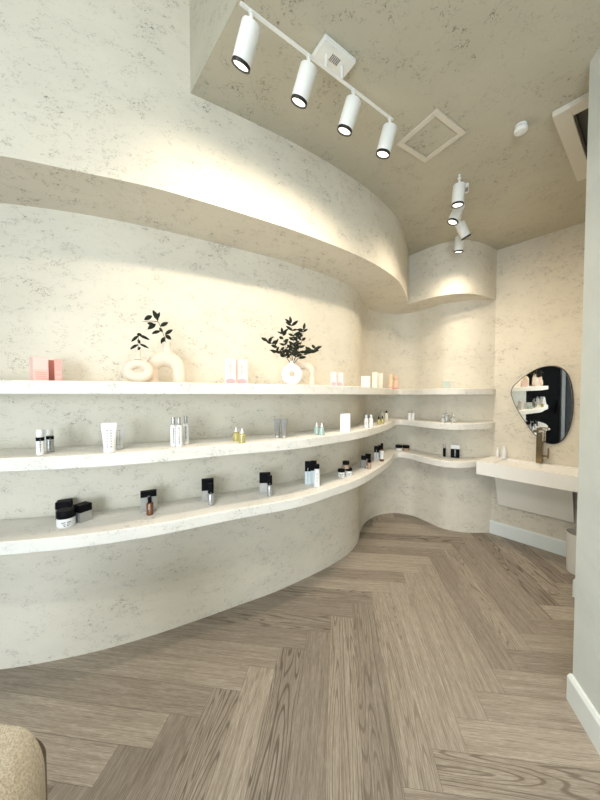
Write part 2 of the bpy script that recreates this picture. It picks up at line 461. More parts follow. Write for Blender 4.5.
# herringbone floor: one mesh, one quad per plank with its own grain
def build_floor():
    W, L = .1425, 1.14
    U = Vector((.122, .9925)).normalized(); V = Vector((U.y, -U.x))
    O = Vector((.999, 1.45)) - V * W           # bottom left corner of a measured plank
    x0, x1, y0, y1 = XL - .1, 3.0, YR - .1, 4.0
    bm = bmesh.new(); uvl = bm.loops.layers.uv.new('UVMap'); cl = bm.loops.layers.float_color.new('tint')
    rnd = random.Random(3)
    def quad(v0, v1, u0, u1, along_u):
        g = .0006
        pts = [O + V * a + U * b for a, b in ((v0 + g, u0 + g), (v1 - g, u0 + g), (v1 - g, u1 - g), (v0 + g, u1 - g))]
        if all(p.x < x0 for p in pts) or all(p.x > x1 for p in pts) or all(p.y < y0 for p in pts) or all(p.y > y1 for p in pts): return
        f = bm.faces.new([bm.verts.new((p.x, p.y, 0)) for p in pts])
        ou, ov = rnd.random() * 40, rnd.random() * 40
        loc = ((0, 0), (W, 0), (W, L), (0, L)) if along_u else ((0, 0), (0, L), (W, L), (W, 0))
        tint = (rnd.random(), max(0, rnd.random() * 1.5 - .5), rnd.random(), 1)
        for lp, (a, b) in zip(f.loops, loc):
            lp[uvl].uv = (b + ou, a + ov); lp[cl] = tint
    for m in range(-5, 6):
        for k in range(-45, 45):
            a, b = k * W + m * L, k * W - m * L
            quad(a, a + W, b, b + L, True)
            quad(a + W, a + W + L, b, b + W, False)
    for co, no in (((x0, 0, 0), (-1, 0, 0)), ((x1, 0, 0), (1, 0, 0)), ((0, y0, 0), (0, -1, 0)), ((0, y1, 0), (0, 1, 0))):
        bmesh.ops.bisect_plane(bm, geom=bm.verts[:] + bm.edges[:] + bm.faces[:], plane_co=co, plane_no=no, clear_outer=True)
    f = bm.faces.new([bm.verts.new(p) for p in ((x0, y0, -.004), (x1, y0, -.004), (x1, y1, -.004), (x0, y1, -.004))])
    for lp in f.loops: lp[uvl].uv = (0, 0); lp[cl] = (0, 1, 0, 1)
    me = bpy.data.meshes.new('floor'); bm.to_mesh(me); bm.free(); me.materials.append(WOOD)
    o = bpy.data.objects.new('floor', me); COL.objects.link(o); tag(o, kind='structure')
build_floor()

# ------------------------------------------------------------------ curved shelves
def shelf(z, label, clip=None):
    fr = [p.copy() for p in FRONT]
    bkc = [Vector((p.x, max(y_on(WALL, p.x) + .004, p.y + .003))) for p in fr]
    if clip:
        keep = [i for i, p in enumerate(fr) if p.y >= clip(p.x) or p.x < 1.6]
        for i, p in enumerate(fr):
            if p.x > 1.6: p.y = max(p.y, clip(p.x))
        bkc = [Vector((b.x, max(b.y, f.y + .002))) for f, b in zip(fr, bkc)]
    o = link('curved_shelf', curve_solid(fr, bkc, (z - SH_T, z), .004), PLASTER_S, smooth=True)
    return tag(o, label, 'shelf', 'long curved wall shelves')
vl = lambda x: 2.955 + (x - 1.668) * (3.205 - 2.955) / (2.01 - 1.668) + .004
shelf(Z_TOP, 'top curved wall shelf carrying the pale vases with dark leafy branches')
shelf(Z_MID, 'middle curved wall shelf carrying white tubes and small dropper bottles')
shelf(Z_LOW, 'lowest curved wall shelf carrying the black lidded jars and cartons', vl)

# ------------------------------------------------------------------ products
def face_cam(p): return -atan2(p.x, p.y)

def bars(bm, rows, w, y, curved=None):
    """printed lines on a pack front (local -Y), as thin raised strips; rows: (z, width factor, height)"""
    for z, k, h in rows:
        b_box(bm, (0, -y, z), (w * k, .0006, h))

def vprint(parent, w, h, y, mat, z0=.2, z1=.8, cols=1, dx=0):
    """a column of small vertical print, illegible marks as in the photo"""
    bm = bmesh.new(); rnd = random.Random(int(w * 1e5) + int(h * 1e5))
    z = h * z0
    while z < h * z1:
        s = h * rnd.uniform(.03, .06)
        for c in range(cols):
            b_box(bm, (dx + (c - (cols - 1) / 2) * w * .3, -y, z + s / 2), (w * rnd.uniform(.10, .2), .0008, s))
        z += s * 1.5
    return link('label_print', bm, mat, parent)

def carton(label, p, w, d, h, body, top=None, topf=.0, rz=None, group=None, mark=None, band=None, name='carton', cat='box', lines=None):
    t = thing(name, label, cat, p, face_cam(p) if rz is None else rz, group)
    hb = h * (1 - topf)
    bm = bmesh.new(); b_box(bm, (0, 0, hb / 2), (w, d, hb), .0012); link('box_body', bm, body, t)
    if top:
        bm = bmesh.new(); b_box(bm, (0, 0, hb + h * topf / 2 + .0002), (w * 1.005, d * 1.005, h * topf), .0012); link('box_lid', bm, top, t)
    if mark: vprint(t, w, h, d / 2 + .0003, mark, .12, .75, 1)
    if band:
        bm = bmesh.new(); z0, z1, mat = band
        if mat is ROSE:
            b_lathe(bm, [(.5, 0), (.5, 1)], 28, M=Matrix.Translation((w * .04, -d / 2, h * (z0 + z1) / 2)) @ Matrix.Diagonal((w * .8, .0007, h * (z1 - z0) * 1.1, 1)) @ Matrix.Rotation(pi / 2, 4, 'X'))
        else:
            b_box(bm, (0, -d / 2 - .0002, h * (z0 + z1) / 2), (w * .94, .0008, h * (z1 - z0)), .0)
        link('printed_band', bm, mat, t)
    if lines:
        bm = bmesh.new(); bars(bm, [(h * z, k, h * .035) for z, k in lines[0]], w, d / 2 + .0004); link('label_print', bm, lines[1], t)
    return t

def bottle(label, p, r, h, body, cap, capf=.25, capr=.8, shoulder=.06, band=None, mark=None, rz=None, group=None, name='bottle', cat='bottle', cap_name='cap'):
    t = thing(name, label, cat, p, face_cam(p) if rz is None else rz, group)
    hb = h * (1 - capf); s = h * shoulder
    bm = bmesh.new()
    b_lathe(bm, [(r * .9, 0), (r, r * .12), (r, hb - s), (r * .9, hb - s * .4), (r * capr * .8, hb), (r * capr * .7, hb + h * .012)], 24)
    link('body', bm, body, t, True)
    bm = bmesh.new(); cr = r * capr
    b_lathe(bm, [(cr * .97, 0), (cr, .001), (cr, h * capf - .0015 - h * .012), (cr * .93, h * capf - h * .012)], 24, (0, 0, hb + h * .012))
    link(cap_name, bm, cap, t, True)
    if band:
        z0, z1, mat = band; bm = bmesh.new(); b_lathe(bm, [(r * 1.012, h * z0), (r * 1.012, h * z1)], 24); link('band', bm, mat, t, True)
    if mark: vprint(t, r * 2, h, r + .0002, mark, .12, .62)
    return t

def dropper(label, p, r, h, body, cap, bulb, group=None, mark=None, collar=None):
    t = thing('dropper_bottle', label, 'bottle', p, face_cam(p), group)
    hb = h * .62
    bm = bmesh.new(); b_lathe(bm, [(r * .92, 0), (r, r * .1), (r, hb - r * .3), (r * .8, hb - r * .05), (r * .42, hb + r * .08), (r * .42, hb + h * .03)], 24); link('body', bm, body, t, True)
    bm = bmesh.new(); b_lathe(bm, [(r * .52, 0), (r * .52, h * .12), (r * .46, h * .13)], 20, (0, 0, hb + h * .03)); link('collar', bm, collar or cap, t, True)
    bm = bmesh.new(); b_lathe(bm, [(r * .32, 0), (r * .34, h * .05), (r * .30, h * .15), (r * .16, h * .21), (r * .04, h * .218)], 18, (0, 0, hb + h * .16)); link('bulb', bm, bulb, t, True)
    if mark: vprint(t, r * 2, h, r + .0002, mark, .12, .5)
    return t

def jar(label, p, r, h, body, lid, lidf=.4, group=None, mark=None):
    t = thing('jar', label, 'jar', p, face_cam(p), group)
    hb = h * (1 - lidf)
    bm = bmesh.new(); b_lathe(bm, [(r * .93, 0), (r, r * .1), (r, hb * .97), (r * .9, hb)], 28); link('body', bm, body, t, True)
    bm = bmesh.new(); b_lathe(bm, [(r * 1.0, 0), (r * 1.02, .001), (r * 1.02, h * lidf * .9), (r * .96, h * lidf)], 28, (0, 0, hb + .0003)); link('lid', bm, lid, t, True)
    if mark:
        bm = bmesh.new(); bars(bm, [(hb * .62, .5, hb * .1), (hb * .4, .36, hb * .08), (hb * .22, .25, hb * .1)], r * 2, r * .985); link('label_print', bm, mark, t)
    return t

def tube(label, p, w, h, body, cap=None, group=None, mark=None, rz=None):
    """squeeze tube on its cap: round at the foot, flat wide crimp at the top"""
    t = thing('squeeze_tube', label, 'tube', p, face_cam(p) if rz is None else rz, group)
    hc = h * .13
    bm = bmesh.new(); b_lathe(bm, [(w * .36, 0), (w * .38, .001), (w * .38, hc - .0005)], 24); link('cap', bm, cap or body, t, True)
    bm = bmesh.new(); seg = 24; rows = []
    for i in range(9):
        k = i / 8; z = hc + (h * .94 - hc) * k
        rx = w * (.38 + .12 * k); ry = w * .38 * (1 - k) + .0012 * k
        rows.append([bm.verts.new((rx * cos(2 * pi * j / seg), ry * sin(2 * pi * j / seg), z)) for j in range(seg)])
    for a, b in zip(rows, rows[1:]):
        for j in range(seg): bm.faces.new((a[j], a[(j + 1) % seg], b[(j + 1) % seg], b[j]))
    bm.faces.new(rows[0][::-1]); bm.faces.new(rows[-1]); link('body', bm, body, t, True)
    bm = bmesh.new(); b_box(bm, (0, 0, h * .97), (w, .003, h * .06), .0008); link('crimp', bm, body, t)
    if mark:
        bm = bmesh.new(); rnd = random.Random(int(h * 1e4))
        for i in range(7):
            k = .2 + .09 * i
            y = w * .38 * (1 - (k - .13) / .81) + .0014
            for dx in (-.12, .1): b_box(bm, (dx * w, -y, h * k), (w * rnd.uniform(.05, .12), .001, h * .045))
        link('label_print', bm, mark, t)
    return t

def px_w(n, p): return n * math.hypot(0, p.y) / F_PX

def on_top(x, back):
    """spot on the top shelf seen under image column x, `back` metres behind the shelf edge"""
    k = (x - 300) / F_PX
    y = 1.2
    while y < y_on(FRONT, k * y) and y < 3.7: y += .002
    y += back
    return Vector((k * y, y, Z_TOP + .0005))
def lo(x, y): v = at(x, y, Z_LOW); v.z += .0005; return v
def md(x, y): v = at(x, y, Z_MID); v.z += .0005; return v

# --- top shelf
p = on_top(40, .10); carton('pale pink carton with white upper half, leftmost on the top shelf', p, px_w(12.5, p), .045, .115, PALEPINK, rz=face_cam(p) + .28,
    lines=([(.36, .7), (.28, .7), (.2, .7), (.12, .6)], PINK), band=(.48, .97, BLUSH))
p = on_top(52.5, .165); carton('deep rose carton set back between two pink cartons at left end of top shelf', p, px_w(5.2, p), .035, .108, DEEPPINK)
p = on_top(59, .11); carton('narrow dusty pink carton nearest the ring vase, left part of top shelf', p, px_w(6, p), .03, .108, PINK, lines=([(.42, .7), (.2, .7)], PALEPINK))

def ring_vase(label, p, ro, tube_r, neck_h, mat, squash=1.0, hole_up=.06):
    """doughnut vase with a short neck"""
    t = thing('ring_vase', label, 'vase', p, face_cam(p))
    bm = bmesh.new(); n = 40; rc = ro - tube_r
    path = [(rc * cos(2 * pi * k / n), 0, tube_r + (rc + rc * sin(2 * pi * k / n)) * squash) for k in range(n)]
    b_tube(bm, path, [(tube_r * (1 - hole_up * sin(2 * pi * k / n)),) * 2 for k in range(n)], 18, True)
    link('ring_body', bm, mat, t, True)
    bm = bmesh.new(); r = tube_r * .55; top = tube_r * 1.9 + 2 * rc * squash
    b_lathe(bm, [(r * 1.35, 0), (r, neck_h * .35), (r * .9, neck_h * .75), (r * 1.15, neck_h), (r * .95, neck_h), (r * .7, neck_h * .7), (r * .6, neck_h * .3)], 20, (0, 0, top))
    link('neck', bm, mat, t, True)
    return t, top + neck_h
def arch_vase(label, p, w, h, r, neck_h, mat, neck_dx=0.0):
    """two-legged arch vase with a neck on top"""
    t = thing('arch_vase', label, 'vase', p, face_cam(p))
    bm = bmesh.new(); half = w / 2 - r; hs = h - r - half
    path = [(-half, 0, .002), (-half, 0, hs * .5), (-half, 0, hs)] + [(-half * cos(pi * k / 16), 0, hs + half * sin(pi * k / 16)) for k in range(1, 16)] + [(half, 0, hs), (half, 0, hs * .5), (half, 0, .002)]
    m = len(path); rad = [r * (.92 + .22 * sin(pi * i / (m - 1))) for i in range(m)]
    b_tube(bm, path, [(a, a * .85) for a in rad], 18)
    link('arch_body', bm, mat, t, True)
    bm = bmesh.new(); q = r * .62
    b_lathe(bm, [(q * 1.5, 0), (q, neck_h * .3), (q * .85, neck_h * .75), (q * 1.05, neck_h), (q * .9, neck_h), (q * .6, neck_h * .6)], 20, (neck_dx, 0, h - r * .35))
    link('neck', bm, mat, t, True)
    return t, h - r * .35 + neck_h

def b_leaf(bm, base, d, up, ln, wd):
    d = d.normalized(); s = d.cross(up)
    if s.length < 1e-3: s = d.cross(Vector((1, 0, 0)))
    s.normalize(); nrm = s.cross(d)
    prof = [(0, .06), (.12, .5), (.32, .95), (.55, 1.0), (.78, .7), (.93, .3), (1, .03)]
    L_, C_, R_ = [], [], []
    for k, w in prof:
        c = base + d * ln * k - nrm * ln * .18 * k * k
        L_.append(bm.verts.new(c + s * wd * w + nrm * wd * .25 * w)); C_.append(bm.verts.new(c)); R_.append(bm.verts.new(c - s * wd * w + nrm * wd * .25 * w))
    for i in range(len(prof) - 1):
        bm.faces.new((L_[i], C_[i], C_[i + 1], L_[i + 1])); bm.faces.new((C_[i], R_[i], R_[i + 1], C_[i + 1]))

def sprig(label, base, rz, stem, leaves, scale, sink=.05):
    """a few leaves placed one by one; coordinates in units of scale, x right and z up from the vase mouth"""
    rnd = random.Random(5)
    t = thing('leafy_branch', label, 'plant', base, rz)
    sb = bmesh.new(); lb = bmesh.new()
    for st in stem:
        P = spline([Vector((x * scale, y * scale, z * scale)) for x, y, z in st], 6)
        b_tube(sb, P, [.0020 * (1 - .5 * i / len(P)) for i in range(len(P))], 6)
    b_tube(sb, [(0, 0, -sink), (0, 0, 0), tuple(Vector(stem[0][0]) * scale)], .0020, 6)
    for x0, z0, x1, z1, w in leaves:
        y0 = rnd.uniform(-1, 1); y1 = y0 + rnd.uniform(-3, 1)
        a = Vector((x0, y0, z0)) * scale; b = Vector((x1, y1, z1)) * scale
        b_leaf(lb, a, b - a, Vector((rnd.uniform(-.3, .3), -1, .25)), (b - a).length, w * scale)
    link('stem', sb, STEM, t, True)
    m = link('leaves', lb, LEAF, t, True)
    q = m.modifiers.new('solid', 'SOLIDIFY'); q.thickness = .0008
    return t

def branch(label, base, rz, stems, leaf_l, leaf_w, seed, dens=1.0, sink=.05):
    """stems: list of polylines (dx, dy, dz) from the vase mouth"""
    rnd = random.Random(seed)
    t = thing('leafy_branch', label, 'plant', base, rz)
    sb = bmesh.new(); lb = bmesh.new()
    for st in stems:
        P = spline([(0, 0, -sink)] + [s for s in st], 6)
        b_tube(sb, P, [.0022 * (1 - .6 * i / len(P)) for i in range(len(P))], 6)
        n = len(P); acc = 0; side = 1
        i0 = max(1, int(n * .25))
        for i in range(i0, n):
            acc += (P[i] - P[i - 1]).length * dens
            if acc > leaf_l * .36 or i == n - 1:
                acc = 0
                tdir = (P[i] - P[i - 1]).normalized()
                for sgn in ((side, -side) if rnd.random() < .6 else (side,)):
                    lat = Vector((cos(rnd.uniform(-.6, .6)) * sgn, rnd.uniform(-.8, .5), rnd.uniform(-.25, .5)))
                    d = (tdir * rnd.uniform(.3, .8) + lat).normalized()
                    b_leaf(lb, P[i], d, Vector((rnd.uniform(-.5, .5), -1, rnd.uniform(-.3, .6))), leaf_l * rnd.uniform(.75, 1.15), leaf_w * rnd.uniform(.8, 1.15))
                side = -side
        b_leaf(lb, P[-1], (P[-1] - P[-2]), Vector((0, -1, .3)), leaf_l, leaf_w)
    link('stem', sb, STEM, t, True)
    m = link('leaves', lb, LEAF, t, True)
    md_ = m.modifiers.new('solid', 'SOLIDIFY'); md_.thickness = .0008
    return t

p = on_top(139, .09); s = p.y / F_PX
v1, h1 = ring_vase('cream ring vase with a short leafy twig, leftmost vase on the top shelf', p, .072, .0245, .046, CERAMIC, squash=.74)
k_ = s / 7.5
sprig('short sprig of dark drooping leaves in the leftmost ring vase', p + Vector((0, 0, h1)), face_cam(p),
      [[(0, 0, 0), (0, 0, 60), (5, 0, 118)]],
      [(4, 112, -45, 65, 11), (8, 115, 80, 92, 12), (-8, 118, 26, 124, 12), (0, 86, 12, 52, 10), (8, 52, 72, 27, 9), (0, 46, -55, 10, 11), (-2, 4, 14, 30, 9)], k_, .045)
p = on_top(166, .165)
v2, h2 = arch_vase('large peach cream arch vase between the ring vase and the pink cartons', p, .212, .172, .036, .066, CERAMIC, .008)
k_ = p.y / F_PX / 7.5
sprig('tall dark leafy branch leaning left out of the large arch vase', p + Vector((.008 * cos(face_cam(p)), .008 * sin(face_cam(p)), h2)), face_cam(p),
      [[(-10, 0, 10), (-25, -3, 70), (-50, -5, 135), (-72, -6, 175)], [(-60, -5, 150), (-100, -6, 150), (-160, -8, 140)]],
      [(-58, 158, -88, 238, 17), (-96, 190, -150, 158, 16), (-72, 132, -128, 92, 16), (-80, 122, -130, 140, 13), (-42, 118, 10, 156, 15), (-42, 84, -102, 64, 13),
       (-12, 60, 42, 105, 13), (-10, 56, 32, 28, 15), (-10, 42, -42, -6, 15), (-62, 170, -48, 225, 11), (-28, 76, -50, 110, 10)], k_, .06)
for i, (x, txt) in enumerate(((230.5, 'left'), (242, 'right'))):
    p = on_top(x, .09 + .012 * i); carton('white carton with rose foot, %s of the pair between the vases' % txt, p, px_w(11, p), .05, .145, BLUSH,
        group='white and rose cartons', band=(.005, .20, ROSE), lines=([(.75, .12), (.68, .2), (.6, .12), (.5, .2), (.42, .12)], PINK))
p = on_top(304, .20); v4, _ = arch_vase('slim cream arch vase behind the white ring vase', p, .155, .160, .022, .03, CERAMIC, -.05)
p = on_top(292, .09)
v3, h3 = ring_vase('white ring vase holding the bushy dark branch', p, .068, .0255, .020, CERAMIC_W)
branch('bushy dark olive branch spreading from the white ring vase', p + Vector((0, 0, h3)), face_cam(p),
       [[(-.02, 0, .05), (-.05, -.01, .11), (-.06, -.01, .17)], [(.0, -.02, .06), (.01, -.03, .14), (-.005, -.03, .235)], [(.03, 0, .05), (.06, .01, .12), (.075, 0, .2)],
        [(-.05, -.01, .04), (-.10, -.02, .09), (-.155, -.02, .125)], [(.05, -.01, .025), (.10, -.02, .05), (.15, -.02, .075)],
        [(-.04, .02, .03), (-.075, .03, .05), (-.10, .03, .06)], [(.03, -.03, .03), (.06, -.04, .05), (.09, -.05, .055)], [(.01, .02, .05), (.03, .03, .1), (.04, .04, .16)]],
       .046, .0088, 23, .95, sink=.03)
for i, (x, txt) in enumerate(((333.5, 'left'), (340, 'right'))):
    p = on_top(x, .10); carton('low white carton with a coral slash, %s of two right of the white ring vase' % txt, p, px_w(5.8, p), .04, .10, BLUSH,
        group='low coral cartons', band=(.02, .28, ROSE))
p = on_top(365.5, .10); carton('low wide cream carton beside two tall cream cartons on top shelf', p, px_w(9, p), .05, .09, CREAM)
p = on_top(374.6, .10); carton('tall cream carton next to the low wide one on the top shelf', p, px_w(5.2, p), .04, .135, CREAM)
p = on_top(380.2, .10); carton('tall cream carton nearest the peach tubes on the top shelf', p, px_w(4.6, p), .04, .135, CREAM)
p = on_top(390.5, .10); bottle('slim peach bottle set just behind its twin near the nook', p, px_w(1.9, p), .145, PEACH, PEACH, .28, .85, band=(.02, .12, ROSE))
p = on_top(395.5, .08); bottle('wider peach bottle with rose foot at the bend of the top shelf', p, px_w(2.5, p), .15, PEACH, PEACH, .28, .85, band=(.02, .12, ROSE))
for i, (x, w, txt) in enumerate(((446, 5.5, 'wider pale teal carton on the short right stretch of top shelf'), (452.5, 3.6, 'narrow pale carton beside the wider teal one, right stretch of top shelf'))):
    p = on_top(x, .08); carton(txt, p, px_w(w, p), .035, .085, SAGE if i == 0 else BLUSHGREY, top=CREAM, topf=.12)

# --- middle shelf
p = md(50.4, 452); bottle('white bottle with black band, right and rear one of the left pair on middle shelf', p, px_w(3.1, p), .112, SILVER, WHITE, .28, .92, band=(.56, .70, BLACK), mark=DARKGREY)
p = md(40.5, 455); bottle('white bottle with black band, front one of the left pair on middle shelf', p, px_w(3.4, p), .118, WHITE, WHITE, .28, .92, band=(.56, .70, BLACK), mark=DARKGREY)
p = md(46.2, 451); carton('clear slim carton standing between the two black banded white bottles', p, px_w(3.2, p), .02, .106, CLEARISH)
p = md(118.5, 449); tube('white squeeze tube half hidden behind its twin on middle shelf', p, px_w(11.5, p), .128, WHITE, mark=MIDGREY)
p = md(109.6, 452); tube('front white squeeze tube printed with grey letters on middle shelf', p, px_w(14, p), .142, WHITE, mark=MIDGREY)
for x, y, w, txt in ((186, 444.5, 2.9, 'rear right one of three, partly behind'), (179.2, 447, 3.0, 'middle one of three'), (173.6, 446.6, 3.0, 'leftmost of three')):
    p = md(x, y); bottle('tall white silver necked bottle, %s on middle shelf' % txt, p, px_w(w, p), .158, WHITE, SILVER, .26, .62, mark=DARKGREY, group='tall white silver necked bottles')
p = md(236.2, 441); dropper('yellow oil dropper bottle, left and rear of the yellow pair', p, px_w(3.3, p), .085, YELLOW, WHITE, WHITE, 'yellow oil droppers')
p = md(242, 443); dropper('yellow oil dropper bottle, right and front of the yellow pair', p, px_w(3.4, p), .085, YELLOW, WHITE, WHITE, 'yellow oil droppers')
for x, w, txt in ((277.3, 6.8, 'left'), (284.3, 6.6, 'right')):
    p = md(x, 438); tube('grey metallic squeeze tube, %s one of the grey pair' % txt, p, px_w(w, p), .125, GREY, SILVER, 'grey squeeze tubes', DARKGREY)
for x, y, txt in ((316.6, 434.6, 'left'), (321.8, 435.2, 'right')):
    p = md(x, y); dropper('pale teal dropper bottle with white top, %s one of the teal pair' % txt, p, px_w(2.4, p), .086, TEAL, WHITE, WHITE, 'pale teal droppers')
for x, w, txt in ((342.8, 5.0, 'left'), (347.8, 4.6, 'right')):
    p = md(x, 431.6); carton('tall glossy white carton, %s one of two by the teal droppers' % txt, p, px_w(w, p), .04, .136, WHITE, group='tall white cartons', mark=MIDGREY)
for x, y, txt in ((366.2, 428, 'left'), (371, 427.6, 'right')):
    p = md(x, y); bottle('white bottle with pale blue shoulders, %s one of two near the nook' % txt, p, px_w(2.1, p), .11, WHITE, PALEBLUE, .26, .6, group='white and blue bottles', mark=MIDGREY)
p = md(378.6, 424.6); dropper('small gold dropper bottle farther from the nook, middle shelf', p, px_w(1.6, p), .078, YELLOW, BLACK, BLACK, 'gold droppers')
p = md(382.4, 423.8); dropper('small gold dropper bottle nearer the nook, middle shelf', p, px_w(1.6, p), .078, YELLOW, BLACK, BLACK, 'gold droppers')
p = md(386.3, 421.2); bottle('tall clear cream bottle next to the gold droppers in the nook', p, px_w(1.9, p), .11, CREAM, BLACK, .22, .5)
p = md(382.2, 420.4); bottle('cream bottle standing behind the gold droppers in the nook', p, px_w(1.7, p), .10, CREAM, CREAM, .25, .6)
for x, txt in ((409.4, 'left'), (413, 'right')):
    p = md(x, 419.9); bottle('slim white bottle, %s one of the pair just right of the nook' % txt, p, px_w(1.55, p), .10, WHITE, SILVER, .24, .7, group='slim white bottles')
for x, y, h, txt in ((443, 422.3, .075, 'leftmost of the three clear dropper bottles on the right stretch'), (446.8, 421.8, .115, 'tallest clear dropper bottle, middle of three on the right stretch'), (453.2, 422.6, .085, 'rightmost of the three clear dropper bottles on the right stretch')):
    p = md(x, y); dropper(txt, p, px_w(1.9, p), h, CLEARISH, SILVER, WHITE, 'clear dropper bottles')

# --- lowest shelf
p = lo(83, 520.5); carton('grey carton with black top turned beside the wide jar, left end of lowest shelf', p, .060, .055, .088, SILVER, BLACK, .42, rz=face_cam(p) + .55)
p = lo(64.5, 517.5); carton('black topped carton standing right behind the wide white jar', p, .066, .055, .090, GREY, BLACK, .40, rz=face_cam(p) - .2)
p = lo(66.2, 525.5); jar('wide white jar with thick black lid, left end of lowest shelf', p, px_w(7.9, p), .080, WHITE, BLACK, .45, None, DARKGREY)
p = lo(148.8, 510.5); carton('silver carton with black lid behind the amber bottle', p, px_w(14.5, p), .035, .112, SILVER, BLACK, .28, mark=DARKGREY)
p = lo(150, 514.6); bottle('small amber bottle with black pump in front of a silver carton', p, px_w(3.2, p), .095, AMBER, BLACK, .30, .55, band=None, mark=TAN)
p = lo(207.8, 500.8); carton('silver carton with deep black lid, left of the pump bottle on lowest shelf', p, px_w(11.5, p), .035, .135, SILVER, BLACK, .50)
p = lo(211, 504.8); bottle('silver bottle with square black cap, in front of the deep lidded carton', p, px_w(3.0, p), .128, SILVER, BLACK, .46, .95, mark=DARKGREY)
p = lo(265, 493); carton('silver carton with black lid behind the black capped spray bottle', p, px_w(11, p), .035, .135, SILVER, BLACK, .48)
p = lo(269.8, 495.6); bottle('grey spray bottle with tall black cap, centre of lowest shelf', p, px_w(2.7, p), .130, SILVER, BLACK, .46, .9, mark=DARKGREY)
p = lo(307.8, 484); carton('pale blue carton with black top, left of two behind the white bottle', p, px_w(5.8, p), .035, .165, PALEBLUE, BLACK, .42, mark=MIDGREY)
p = lo(313.6, 483.2); carton('pale blue carton with black top, right of two behind the white bottle', p, px_w(6, p), .035, .165, PALEBLUE, BLACK, .42)
p = lo(317, 486.6); bottle('slim tall white bottle with black cap standing before the blue cartons', p, px_w(2.8, p), .160, WHITE, BLACK, .2, .9, mark=MIDGREY)
p = lo(341.4, 476.8); jar('white jar with black lid, left foot of the small jar stack', p, px_w(3.5, p), .062, WHITE, BLACK, .35, 'small black lidded jars', DARKGREY)
p2 = lo(348.8, 475.6); jar('white jar with black lid, right foot of the small jar stack', p2, px_w(3.4, p2), .062, WHITE, BLACK, .35, 'small black lidded jars', DARKGREY)
p = (p + p2) / 2 + Vector((.006, 0, .0632)); jar('smoky jar with black lid stacked on top of two white jars', p, px_w(3.3, p), .058, TAN, BLACK, .45, 'small black lidded jars')
p = lo(363.6, 467.6); carton('brown carton with black lid left of the amber jar near nook', p, px_w(5, p), .04, .105, GREY, BLACK, .32)
p = lo(368, 465.2); carton('rear black topped carton behind the amber bottle near the nook', p, px_w(5.5, p), .04, .105, TAN, BLACK, .40)
p = lo(369.2, 468.8); bottle('small brown bottle with black cap in front of black lidded cartons near nook', p, px_w(2.0, p), .085, TAN, BLACK, .35, .8)
p = lo(376.3, 459.6); carton('grey white carton with black lid left of the tall dark bottle', p, px_w(4.6, p), .035, .135, WHITE, BLACK, .45, mark=MIDGREY)
p = lo(379.6, 457.6); carton('black topped carton behind the tall dark bottle in the nook', p, px_w(3.5, p), .03, .128, GREY, BLACK, .45)
p = lo(381.8, 461); bottle('tall dark bottle with white label, tallest on the lowest shelf near nook', p, px_w(2.1, p), .175, AMBER, BLACK, .32, .6, band=(.12, .60, WHITE))
p = lo(398.8, 450.4); jar('white jar with black lid, left one of two in the low nook', p, px_w(3.3, p), .062, WHITE, BLACK, .5, 'nook jars')
p = lo(406, 450.6); jar('taupe jar with black lid, right one of two in the low nook', p, px_w(3.3, p), .062, TAN, BLACK, .5, 'nook jars')
p = lo(444.3, 457); tag(link('round_dish', (lambda bm: (b_lathe(bm, [(.016, 0), (.030, .002), (.033, .006), (.029, .0055), (.015, .003)], 24), bm)[1])(bmesh.new()), WHITE, smooth=True, loc=p), 'flat white round dish under the black pen on lowest shelf', 'dish')
p = p + Vector((0, 0, .0062)); bottle('slim black pen shaped tube standing on the white dish', p, px_w(1.3, p), .125, BLACK, SILVER, .3, .9, name='cosmetic_pen', cat='tube')
p = lo(455, 457.6); carton('black carton with white top band, rightmost item on the lowest shelf', p, px_w(8, p), .035, .135, BLACK, WHITE, .32, mark=MIDGREY)

# ------------------------------------------------------------------ vanity, mirror, tap, bin
def mwM():
    """matrix of the mirror wall: x along the wall, y into the room, z up"""
    return Matrix(((MS.x, MN.x, 0, CORNER.x), (MS.y, MN.y, 0, CORNER.y), (0, 0, 1, 0), (0, 0, 0, 1)))
MW = mwM()
S0, S1, DEP, ZV = .002, .845, .402, .815
root = thing('washbasin_vanity', 'white wall hung vanity top with sloped basin below the mirror', 'washbasin', mw(.42, .2, .68))
Minv = Matrix.Translation(root.location).inverted()
def mw_obj(name, bm, mat, parent, smooth=False):
    bmesh.ops.transform(bm, matrix=Minv @ MW, verts=bm.verts)
    if MW.determinant() < 0: bmesh.ops.reverse_faces(bm, faces=bm.faces)
    return link(name, bm, mat, parent, smooth)
bm = bmesh.new()
# slab with a trough: rim, then a ramp sloping down to a slot at the back
A = [(S0, .004), (S1, .004), (S1, DEP), (S0, DEP)]
B = [(.13, .055), (S1 - .10, .055), (S1 - .10, DEP - .03), (.13, DEP - .03)]
top = [bm.verts.new((x, y, ZV)) for x, y in A]; bot = [bm.verts.new((x, y, ZV - .125)) for x, y in A]
rim = [bm.verts.new((x, y, ZV - .001)) for x, y in B]
dz = (.012, .085, .085, .012)
fl = [bm.verts.new((x + (.0 if i in (0, 3) else -.012), y, ZV - dz[i])) for i, (x, y) in enumerate(B)]
for i in range(4):
    j = (i + 1) % 4
    bm.faces.new((top[i], top[j], rim[j], rim[i])); bm.faces.new((rim[i], rim[j], fl[j], fl[i])); bm.faces.new((bot[i], bot[j], top[j], top[i]))
bm.faces.new(fl); bm.faces.new(bot[::-1])
mw_obj('countertop', bm, SOLID, root)
bm = bmesh.new(); b_lathe(bm, [(.022, 0), (.022, .002), (.018, .003)], 20, (.70, .20, ZV - .083)); mw_obj('drain', bm, BRONZE, root)
bm = bmesh.new()   # knee panel sloping back to the wall
lo_, hi_ = (.035, .33), (.16, ZV - .126)
vs = []
